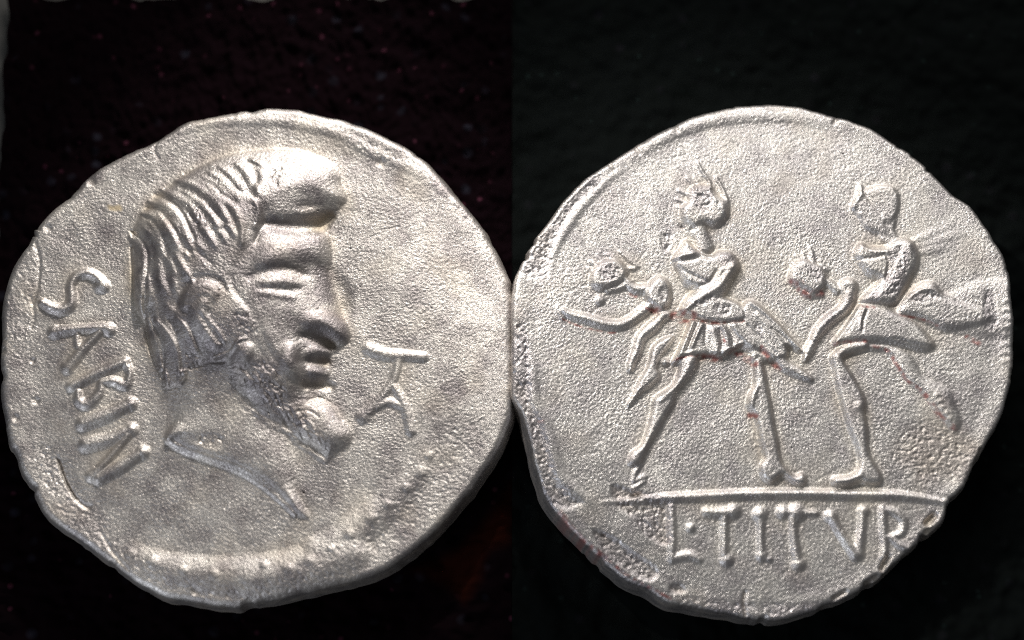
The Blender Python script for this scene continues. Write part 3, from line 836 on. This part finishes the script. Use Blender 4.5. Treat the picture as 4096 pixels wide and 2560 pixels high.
B.stroke(fig(s1, 'head'), RA((1000, 560), (1040, 640), (1075, 740)), [34, 28, 30], 24)
B.body(fig(s1, 'head'), RA((905, 440), (955, 385), (960, 310), (1010, 275), (1110, 275), (1160, 340), (1245, 405), (1235, 510), (1160, 575), (1070, 560), (1000, 590), (940, 555), (910, 510)), 38, 32)
for pts, r, h in ((RA((1025, 95), (1060, 160), (1110, 235), (1120, 290)), 7, 15), (RA((1165, 205), (1210, 290), (1250, 385)), 8, 13), (RA((940, 205), (990, 260), (1010, 300)), 7, 10), (RA((880, 300), (940, 330)), 8, 9),
                  (RA((860, 370), (930, 390)), 7, 8), (RA((1000, 200), (1040, 270)), 6, 9), (RA((1195, 430), (1240, 500)), 10, 9), (RA((1100, 300), (1160, 400)), 8, 7), (RA((870, 430), (920, 440)), 7, 7)):
    B.stroke(fig(s1, 'head'), pts, r, h, 'add')
B.mask('rough', RA((970, 290), (1120, 280), (1130, 400), (1080, 480), (1000, 430)), 1.0, 10)
B.dot(None, RA((985, 600))[0], 14, -9, 'add')
# small head of the carried woman, her shoulder and the swinging scarf
B.body(fig(c1, 'head'), RA((235, 920), (290, 860), (350, 840), (425, 850), (480, 915), (465, 985), (390, 1035), (310, 1065), (250, 1050), (215, 1005)), 34, 30)
for pts in (RA((430, 770), (500, 830), (575, 885)), RA((330, 790), (380, 820), (430, 850)), RA((205, 850), (250, 880)), RA((200, 900), (240, 930)), RA((260, 800), (310, 860)), RA((470, 900), (540, 900))):
    B.stroke(fig(c1, 'head'), pts, [5, 9, 5] if len(pts) == 3 else [5, 9], 9)
B.stroke(fig(c1, 'head'), RA((340, 1075), (440, 1040), (520, 1005)), [10, 14, 10], 14)
B.dot(fig(c1, 'head'), RA((280, 1145))[0], 17, 16)
B.stroke(c1, RA((480, 990), (540, 1050), (650, 1060)), [12, 17, 20], 22)
B.body(c1, RA((630, 1070), (690, 985), (740, 965), (795, 1010), (812, 1090), (800, 1160), (760, 1225), (690, 1195), (640, 1150)), 40, 30)
B.body(c1, RA((725, 1080), (760, 1040), (790, 1080), (780, 1150), (745, 1160)), -7, 10, 'add')
B.stroke(fig(c1, 'scarf'), RA((660, 1180), (560, 1260), (450, 1325), (330, 1325), (180, 1285), (60, 1255), (0, 1220)), [20, 18, 18, 17, 16, 14, 8], 24)
B.stroke(fig(c1, 'scarf'), RA((790, 1250), (700, 1310), (610, 1390), (560, 1490)), [16, 16, 15, 14], 24)
B.stroke(fig(c1, 'scarf'), RA((0, 1290), (-30, 1230), (-40, 1190)), [7, 8, 5], 10)
B.mask('rough', RA((750, 650), (830, 640), (800, 760), (750, 740)), 0.7, 8); B.mask('rough', RA((870, 570), (930, 560), (920, 610)), 0.7, 8)
for p in (RA((280, 900), (420, 880), (440, 960), (320, 1000)), RA((1170, 800), (1260, 790), (1290, 850), (1200, 870)), RA((940, 1150), (1130, 1110), (1080, 1170), (920, 1200)), RA((1150, 1180), (1270, 1190), (1230, 1270), (1150, 1250)), RA((1440, 1320), (1490, 1330), (1520, 1430), (1480, 1420))):
    B.mask('rough', p, 0.75, 8)

# ---- right pair
B.body(s2, RD((1290, 395), (1210, 250), (1100, 175), (960, 150), (860, 150), (900, 190), (1010, 195), (1065, 240), (1110, 330), (1190, 430), (1290, 510), (1370, 620), (1470, 740), (1545, 800), (1575, 730), (1535, 610), (1490, 510), (1390, 450)), 20, 40)
B.stroke(s2, RD((860, 160), (770, 175), (700, 200), (650, 245)), [17, 20, 20, 18], 32)
B.body(s2, RD((610, 240), (680, 225), (700, 290), (770, 400), (855, 565), (855, 660), (875, 800), (885, 960), (935, 1060), (985, 1150), (970, 1195), (880, 1195), (830, 1180), (720, 1212), (640, 1205), (635, 1160), (760, 1140), (825, 1080), (815, 950), (755, 800), (720, 690), (685, 560), (650, 430), (635, 330)), 32, 24)
B.stroke(s2, RD((650, 1185), (740, 1175), (830, 1140)), [12, 15, 14], 8, 'add'); B.dot(s2, RD((815, 620))[0], 22, 8, 'add')
for k in range(5):
    B.dot(s2, RD((1400 + 24 * k, 540 + 45 * k))[0], 14, 5, 'add')
B.body(fig(s2, 'cloak'), RC((1100, 930), (1220, 945), (1290, 1000), (1420, 960), (1520, 900), (1640, 900), (1860, 930), (1860, 1240), (1640, 1330), (1400, 1300), (1250, 1260), (1100, 1150)), 11, 60)
B.body(fig(s2, 'cloak'), RC((950, 1070), (1010, 985), (1090, 925), (1180, 915), (1230, 965), (1270, 1015), (1400, 1060), (1560, 1110), (1640, 1190), (1540, 1250), (1300, 1275), (1190, 1235), (1060, 1185), (930, 1150)), 27, 40)
B.stroke(fig(s2, 'cloak'), RC((960, 1075), (1050, 1000), (1170, 970), (1240, 1010), (1340, 1045)), [8, 10, 10, 9, 6], 7, 'add')
B.stroke(None, RC((1000, 985), (1100, 1000), (1230, 1040)), 8, -4, 'add')
B.body(fig(s2, 'kilt'), RC((640, 1085), (720, 1075), (820, 1095), (920, 1150), (1050, 1220), (1140, 1310), (1192, 1390), (1130, 1425), (960, 1395), (780, 1370), (600, 1375), (440, 1375), (520, 1260), (590, 1160)), 34, 40)
B.stroke(fig(s2, 'kilt'), RC((665, 1110), (640, 1200), (640, 1260)), 8, 9, 'add'); B.stroke(fig(s2, 'kilt'), RC((640, 1090), (560, 1220), (460, 1360)), [8, 12, 10], 9, 'add')
B.stroke(None, RC((690, 1130), (660, 1210), (650, 1290)), 7, -7, 'add'); B.stroke(None, RC((900, 1340), (1040, 1380), (1180, 1410)), 6, -6, 'add')
B.body(s2, RC((600, 690), (640, 620), (710, 645), (830, 645), (880, 605), (950, 580), (1030, 610), (1072, 690), (1068, 780), (1020, 870), (975, 960), (905, 1065), (800, 1085), (650, 1055), (715, 970), (790, 890), (700, 850), (640, 770)), 38, 36)
B.stroke(fig(s2, 'arm'), RC((1000, 640), (960, 760), (900, 900), (790, 1020)), [26, 30, 30, 22], 9, 'add')
B.stroke(s2, RC((640, 630), (720, 680), (840, 690)), [8, 11, 9], 8, 'add')
B.stroke(None, RC((620, 740), (720, 735), (800, 720)), 8, -8, 'add'); B.stroke(None, RC((820, 700), (850, 780), (830, 900)), 8, -7, 'add')
B.mask('rough', RC((850, 680), (950, 650), (1000, 720), (960, 900), (880, 1010), (720, 1030), (800, 930), (840, 820)), 0.95, 10)
B.mask('rough', RC((1000, 1030), (1150, 980), (1220, 1020), (1100, 1070)), 0.7, 10)
for pts in (RC((1030, 640), (1150, 620), (1290, 570), (1420, 530)), RC((1060, 690), (1200, 650), (1330, 640)), RC((1040, 600), (1160, 560), (1300, 500))):
    B.stroke(fig(s2, 'cloak'), pts, [14, 22, 25, 18], [6, 5, 4, 1], p=1.6)
# helmeted head, weakly struck
B.body(fig(s2, 'head'), RC((810, 430), (900, 430), (890, 520), (935, 600), (850, 620), (790, 560)), 13, 16)
B.body(fig(s2, 'head'), RC((640, 175), (690, 205), (790, 180), (885, 190), (928, 255), (922, 360), (890, 440), (840, 470), (870, 560), (790, 545), (690, 500), (650, 440), (640, 400), (580, 340), (610, 280)), 20, 30)
B.stroke(fig(s2, 'head'), RC((700, 210), (800, 185), (890, 200), (922, 290), (900, 400), (850, 455)), 9, 3.5, 'add')
B.stroke(fig(s2, 'head'), RC((640, 160), (650, 240), (600, 310), (590, 340)), [4, 9, 9, 8], 9, 'add'); B.stroke(None, RC((660, 220), (740, 330), (800, 400)), 7, -7, 'add')
B.dot(fig(s2, 'head'), RC((640, 400))[0], 14, 9, 'add'); B.stroke(fig(s2, 'head'), RC((860, 450), (880, 520), (870, 580)), 8, 10)
# second captive: head, elbow, forearm
B.body(fig(c2, 'head'), RC((125, 800), (200, 735), (280, 765), (350, 800), (385, 880), (360, 960), (290, 1000), (200, 950), (115, 900)), 34, 30)
for pts in (RC((265, 640), (280, 700), (290, 780)), RC((160, 700), (210, 770)), RC((335, 740), (380, 800)), RC((120, 740), (170, 800)), RC((210, 690), (240, 760)), RC((330, 780), (390, 810)), RC((130, 840), (180, 850))):
    B.stroke(fig(c2, 'head'), pts, [5, 9, 10] if len(pts) == 3 else [5, 10], 11)
B.stroke(fig(c2, 'head'), RC((180, 945), (250, 1000), (350, 1000)), [8, 12, 10], 16)
B.stroke(fig(c2, 'arm'), RC((370, 890), (430, 930), (470, 970)), [14, 14, 14], 20)
B.stroke(fig(c2, 'arm'), RC((550, 950), (550, 1040), (510, 1110), (420, 1180), (340, 1260), (295, 1340)), [26, 24, 20, 20, 20, 15], 32)
B.dot(fig(c2, 'arm'), RC((550, 945))[0], 31, 34); B.dot(None, RC((545, 955))[0], 17, -8, 'add')
B.stroke(fig(c2, 'arm'), RC((275, 1380), (250, 1430), (225, 1490)), [17, 18, 9], 26)
B.mask('rough', RC((230, 800), (320, 800), (350, 880), (280, 900)), 0.6, 8)
# worn letters or beads along the right rim
for i in range(8):
    B.stroke('bead#%d' % i, [(4010 - 0.2 * i * i, 1215 + 34 * i), (4034 - 0.2 * i * i, 1213 + 34 * i)], 13, 3.5, 'add')

# legend under the line
B.stroke('letter#L', RE((345, 330), (350, 480), (352, 620), (352, 715)), [10, 12, 12, 14], 15); B.stroke('letter#L', RE((350, 715), (480, 690), (560, 725)), [12, 15, 8], 15)
B.dot('point', RE((490, 485))[0], 15, 15)
B.stroke('letter#T', RE((610, 365), (700, 375), (810, 365)), [15, 17, 18], 20); B.dot('letter#T', RE((808, 362))[0], 22, 24)
B.stroke('letter#T', RE((742, 380), (742, 560), (742, 690)), [13, 12, 13], 18); B.dot('letter#T', RE((760, 722))[0], 21, 22)
B.dot('letter#I', RE((1008, 385))[0], 23, 23); B.stroke('letter#I', RE((1010, 380), (1014, 550), (1018, 690)), [15, 11, 14], 18); B.dot('letter#I', RE((1022, 690))[0], 18, 20)
B.stroke('letter#I', RE((1020, 700), (1080, 720)), 8, 14)
B.dot('letter#V2', RE((1180, 370))[0], 21, 23); B.dot('letter#V2', RE((1280, 372))[0], 29, 26); B.stroke('letter#V2', RE((1340, 370), (1425, 378)), [12, 8], 18)
B.stroke('letter#V2', RE((1250, 400), (1262, 560), (1290, 740)), [14, 13, 16], 18); B.dot('letter#V2', RE((1295, 752))[0], 21, 22); B.stroke('letter#V2', RE((1180, 370), (1300, 372)), 12, 18)
B.dot('letter#V', RE((1530, 400))[0], 19, 20); B.stroke('letter#V', RE((1535, 400), (1610, 530), (1720, 690)), [15, 13, 16], 26)
B.dot('letter#V', RE((1775, 362))[0], 18, 21); B.stroke('letter#V', RE((1770, 362), (1762, 500), (1740, 680)), [14, 13, 18], 18)
B.stroke('letter#R', RE((1918, 345), (1925, 500), (1935, 600), (1930, 700)), [13, 13, 12, 12], 15)
B.stroke('letter#R', RE((1918, 350), (2010, 372), (2075, 440), (2060, 520), (1990, 555), (1950, 550)), [11, 13, 13, 13, 11, 8], 14); B.stroke('letter#R', RE((1975, 560), (2060, 620), (2125, 645)), [11, 13, 10], 17)

# cracks and chips on the rim
for p, r, d in ((RE((905, 1130), (890, 1050), (900, 960)), 8, -12), (RG((780, 136), (790, 165)), 9, -12), (RG((1545, 95), (1530, 125)), 9, -12), (RG((470, 325), (490, 355)), 8, -10), (RG((590, 245), (610, 275)), 8, -9),
                (RE((2300, 400), (2250, 450)), 18, -22), (RE((1960, 700), (1920, 790)), 16, -20), (RE((1880, 850), (1800, 900)), 16, -18), (RE((1650, 960), (1560, 1010)), 12, -16), (RE((2240, 520), (2280, 500)), 14, -18), (RD((1740, 950), (1700, 1060)), 12, -16), (RE((0, 270), (60, 255), (130, 225)), 6, -7)):
    B.stroke(None, p, r, d, 'add')
for i in range(80):
    x, y = rs.uniform(2300, 3900), rs.uniform(600, 2300); a = rs.uniform(-1.2, 0.4); L = rs.uniform(20, 80)
    B.stroke(None, [(x, y), (x + L * math.cos(a), y + L * math.sin(a))], 3.2, -rs.uniform(1.0, 3.2), 'add')
B.stroke(None, RD((500, 1180), (600, 1120), (700, 1070)), 3, -2.5, 'add')
# red residue caught in the crevices
for p, r in ((RB((550, 120), (620, 115), (700, 130)), 20), (RB((600, 160), (660, 155)), 13), (RB((730, 160), (850, 182), (1080, 168)), 7), (RB((740, 440), (800, 435), (900, 455)), 15), (RB((540, 470), (640, 440), (740, 435)), 6), (RB((1000, 400), (1070, 420), (1170, 490)), 16), (RB((1215, 370), (1270, 440), (1350, 520)), 14), (RB((1130, 870), (1180, 885)), 14),
             (RB((360, 60), (420, 90)), 16), (RA((640, 1190), (720, 1215)), 14), (RA((850, 1265), (960, 1240)), 12), (RC((110, 910), (190, 920)), 15), (RC((190, 960), (250, 1020)), 18), (RC((290, 990), (350, 990)), 16), (RD((640, 150), (830, 125), (930, 165), (1040, 205), (1100, 300), (1180, 420), (1290, 500)), 9),
             (RD((1290, 500), (1350, 580), (1430, 700), (1540, 790)), 12), (RC((660, 1095), (740, 1105)), 8), (RC((940, 1160), (1120, 1200), (1240, 1255)), 6), (RC((1440, 1330), (1530, 1380)), 12), (RA((510, 1100), (560, 1110)), 9), (RA((0, 1290), (130, 1340), (330, 1385), (400, 1385)), 5),
             (RF((340, 930), (420, 1040), (520, 1140), (640, 1230)), 15), (RF((640, 1230), (800, 1350), (950, 1430), (1080, 1500)), 8), (RF((190, 320), (220, 320)), 8), (RB((900, 240), (950, 350)), 6)):
    B.maskline('red', p, r * 1.1, 0.68)
Pr = curve(out_r, 4, True)
dr_ = sd_poly(Pr[::2], B.X[::4, ::4], B.Y[::4, ::4])
dr_ = np.kron(dr_, np.ones((4, 4)))[:B.ny, :B.nx]
B.Z = np.where(B.Z > 0, B.Z * 0.78, B.Z)
B.Z += 38 * ((B.X - 3045) / 1000.0) ** 2 - 30 * ((B.Y - 1430) / 1000.0) ** 2
B.Z += 5 * (1 - sstep(B.blur(dr_, 8), 10, 90))
finish(B, 0.24, (2.8, 8, 3.2), 0.3, 0.24, 4.4, detail=1.0, high_tone=0.12, rough_tone=0.65, grain_c=(2.3, 6.2, 2.9))

tree_r = [('field', None), ('edge', None), ('border#0', None), ('border#1', None), ('border#2', None), ('ground_line', None)]
tree_r += [(s1, 'helmeted soldier striding on the left of the coin'), (c1, 'carried woman on the far left of the coin'), (s2, 'helmeted soldier striding near the right rim'), (c2, 'carried woman in the middle of the coin')]
for g, ns in ((s1, ('kilt', 'cloak', 'belt', 'arm', 'head')), (c1, ('drapery', 'leg', 'head', 'scarf')), (s2, ('cloak', 'kilt', 'arm', 'head')), (c2, ('head', 'arm'))):
    tree_r += [(g + '/' + n, None) for n in ns]
tree_r += [('letter#L', 'raised letter L at the start of the legend'), ('point', None), ('letter#T', 'first raised letter T'), ('letter#I', 'raised letter I between two letters T'), ('letter#V2', 'second raised letter T'), ('letter#V', 'raised letter V'), ('letter#R', 'raised letter R next to the rim')]
tree_r += [('bead#%d' % i, None) for i in range(8)]
# captive 2 has no body of its own: its head carries the arm
B.R[B.R == B.rid(fig(c2, 'head'))] = B.rid(c2)
tree_r = [t for t in tree_r if t[0] != fig(c2, 'head')]


def flare_r(t):
    a = np.degrees(t)
    return 4 + 14 * np.exp(-((a - 152) / 22.0) ** 2) + 14 * np.exp(-((a - 115) / 18.0) ** 2)


build_coin(B, out_r, (3045, 1430), 2000, 330, 8, flare_r, (18, 14), M_REV, 'silver_coin',
           'bright frosted silver coin struck with striding figures above letters L TITVR', 'coin', tree_r, 1.0)

# ------------------------------------------------------------------ the cloths below


def cloth(name, x0, x1, y0, y1, z, mat, seed, nap, label, trim=None, dye=None):
    nx, ny = int((x1 - x0) * 90), int((y1 - y0) * 90)
    xs = np.linspace(x0, x1, nx); ys = np.linspace(y0, y1, ny)
    X, Y = np.meshgrid(xs, ys)
    if trim:
        X, Y = trim(X, Y)
    rng = np.random.default_rng(seed)
    w = rng.standard_normal(X.shape)
    fx = np.fft.rfftfreq(nx); fy = np.fft.fftfreq(ny)

    def bl(s):
        a = np.fft.irfft2(np.fft.rfft2(w) * np.exp(-2 * math.pi ** 2 * s * s * (fx[None, :] ** 2 + fy[:, None] ** 2)), w.shape)
        return a / a.std()
    Z = z + nap * (np.clip(bl(1.3), -2, 2) * 0.5 + np.clip(bl(4), -2, 2) * 0.5) - nap * 1.6
    co = np.stack([X, Y, Z], -1).reshape(-1, 3)
    i = np.arange(ny - 1)[:, None]; j = np.arange(nx - 1)[None, :]
    q = np.stack([i * nx + j, i * nx + j + 1, (i + 1) * nx + j + 1, (i + 1) * nx + j], -1).reshape(-1, 4)
    me = make_mesh(name, co, None, None, q, mat)
    a = me.attributes.new('dye', 'FLOAT_COLOR', 'POINT')
    d = np.zeros((len(co), 4)); d[:, 3] = 1
    if dye:
        d[:, 0] = dye(co[:, 0], co[:, 1])
    a.data.foreach_set('color', d.astype(np.float32).ravel())
    o = link(name, me)
    o['kind'] = 'structure'; o['label'] = label
    return o


ex, ey = at(np.array([2.0, 600.0, 0.0]), np.array([560.0, -6.0, 0.0]), 0.0)


def trim_l(X, Y):
    # the hem stands in a little beside the top left corner of the view
    edge = ex[0] + 0.006 * np.sin(Y * 11) + 0.004 * np.sin(Y * 31)
    lim = np.where(Y > ey[0], edge, -3.4 + 0 * Y)
    k = sstep(Y, ey[0] - 0.06, ey[0] + 0.03)
    lim = -3.4 * (1 - k) + edge * k
    Xn = lim + (X + 3.4) / 3.4 * (0 - lim)
    top = ey[1] + 0.012 + 0.012 * np.sin(X * 9 + 1) + 0.006 * np.sin(X * 23)
    Yn = np.where(Y > -2.6, -2.6 + (Y + 2.6) / (2.6 + 2.6) * (top + 2.6), Y)
    return Xn, Yn


dyeP = np.column_stack(at(*np.array([(1640, 2275), (1800, 2200), (1920, 2080), (2010, 1960), (2060, 1880), (2060, 2160), (1960, 2210), (1930, 2330), (1860, 2420), (1790, 2360)], float).T, 0.0))


def dye_l(x, y):
    sdv = sd_poly(curve(dyeP, 3, True), x, y)
    return sstep(sdv, -0.02, 0.05)


cloth('black_cloth', -3.4, 0.0, -2.6, 2.6, 0.0, M_CLOTH_L, 4, 0.010, 'maroon black nubbly cloth under the portrait coin', trim_l, dye_l)
cloth('black_cloth', 0.0005, 3.4, -2.6, 2.6, 0.0, M_CLOTH_R, 6, 0.008, 'green black smooth cloth under the coin with striding figures')
tb = make_mesh('tabletop', np.array([(-6, -5, -0.06), (6, -5, -0.06), (6, 5, -0.06), (-6, 5, -0.06)], float), None, None, np.array([[0, 1, 2, 3]]), M_TABLE)
t = link('tabletop', tb); t['kind'] = 'structure'; t['label'] = 'pale grey tabletop under the dark cloths'
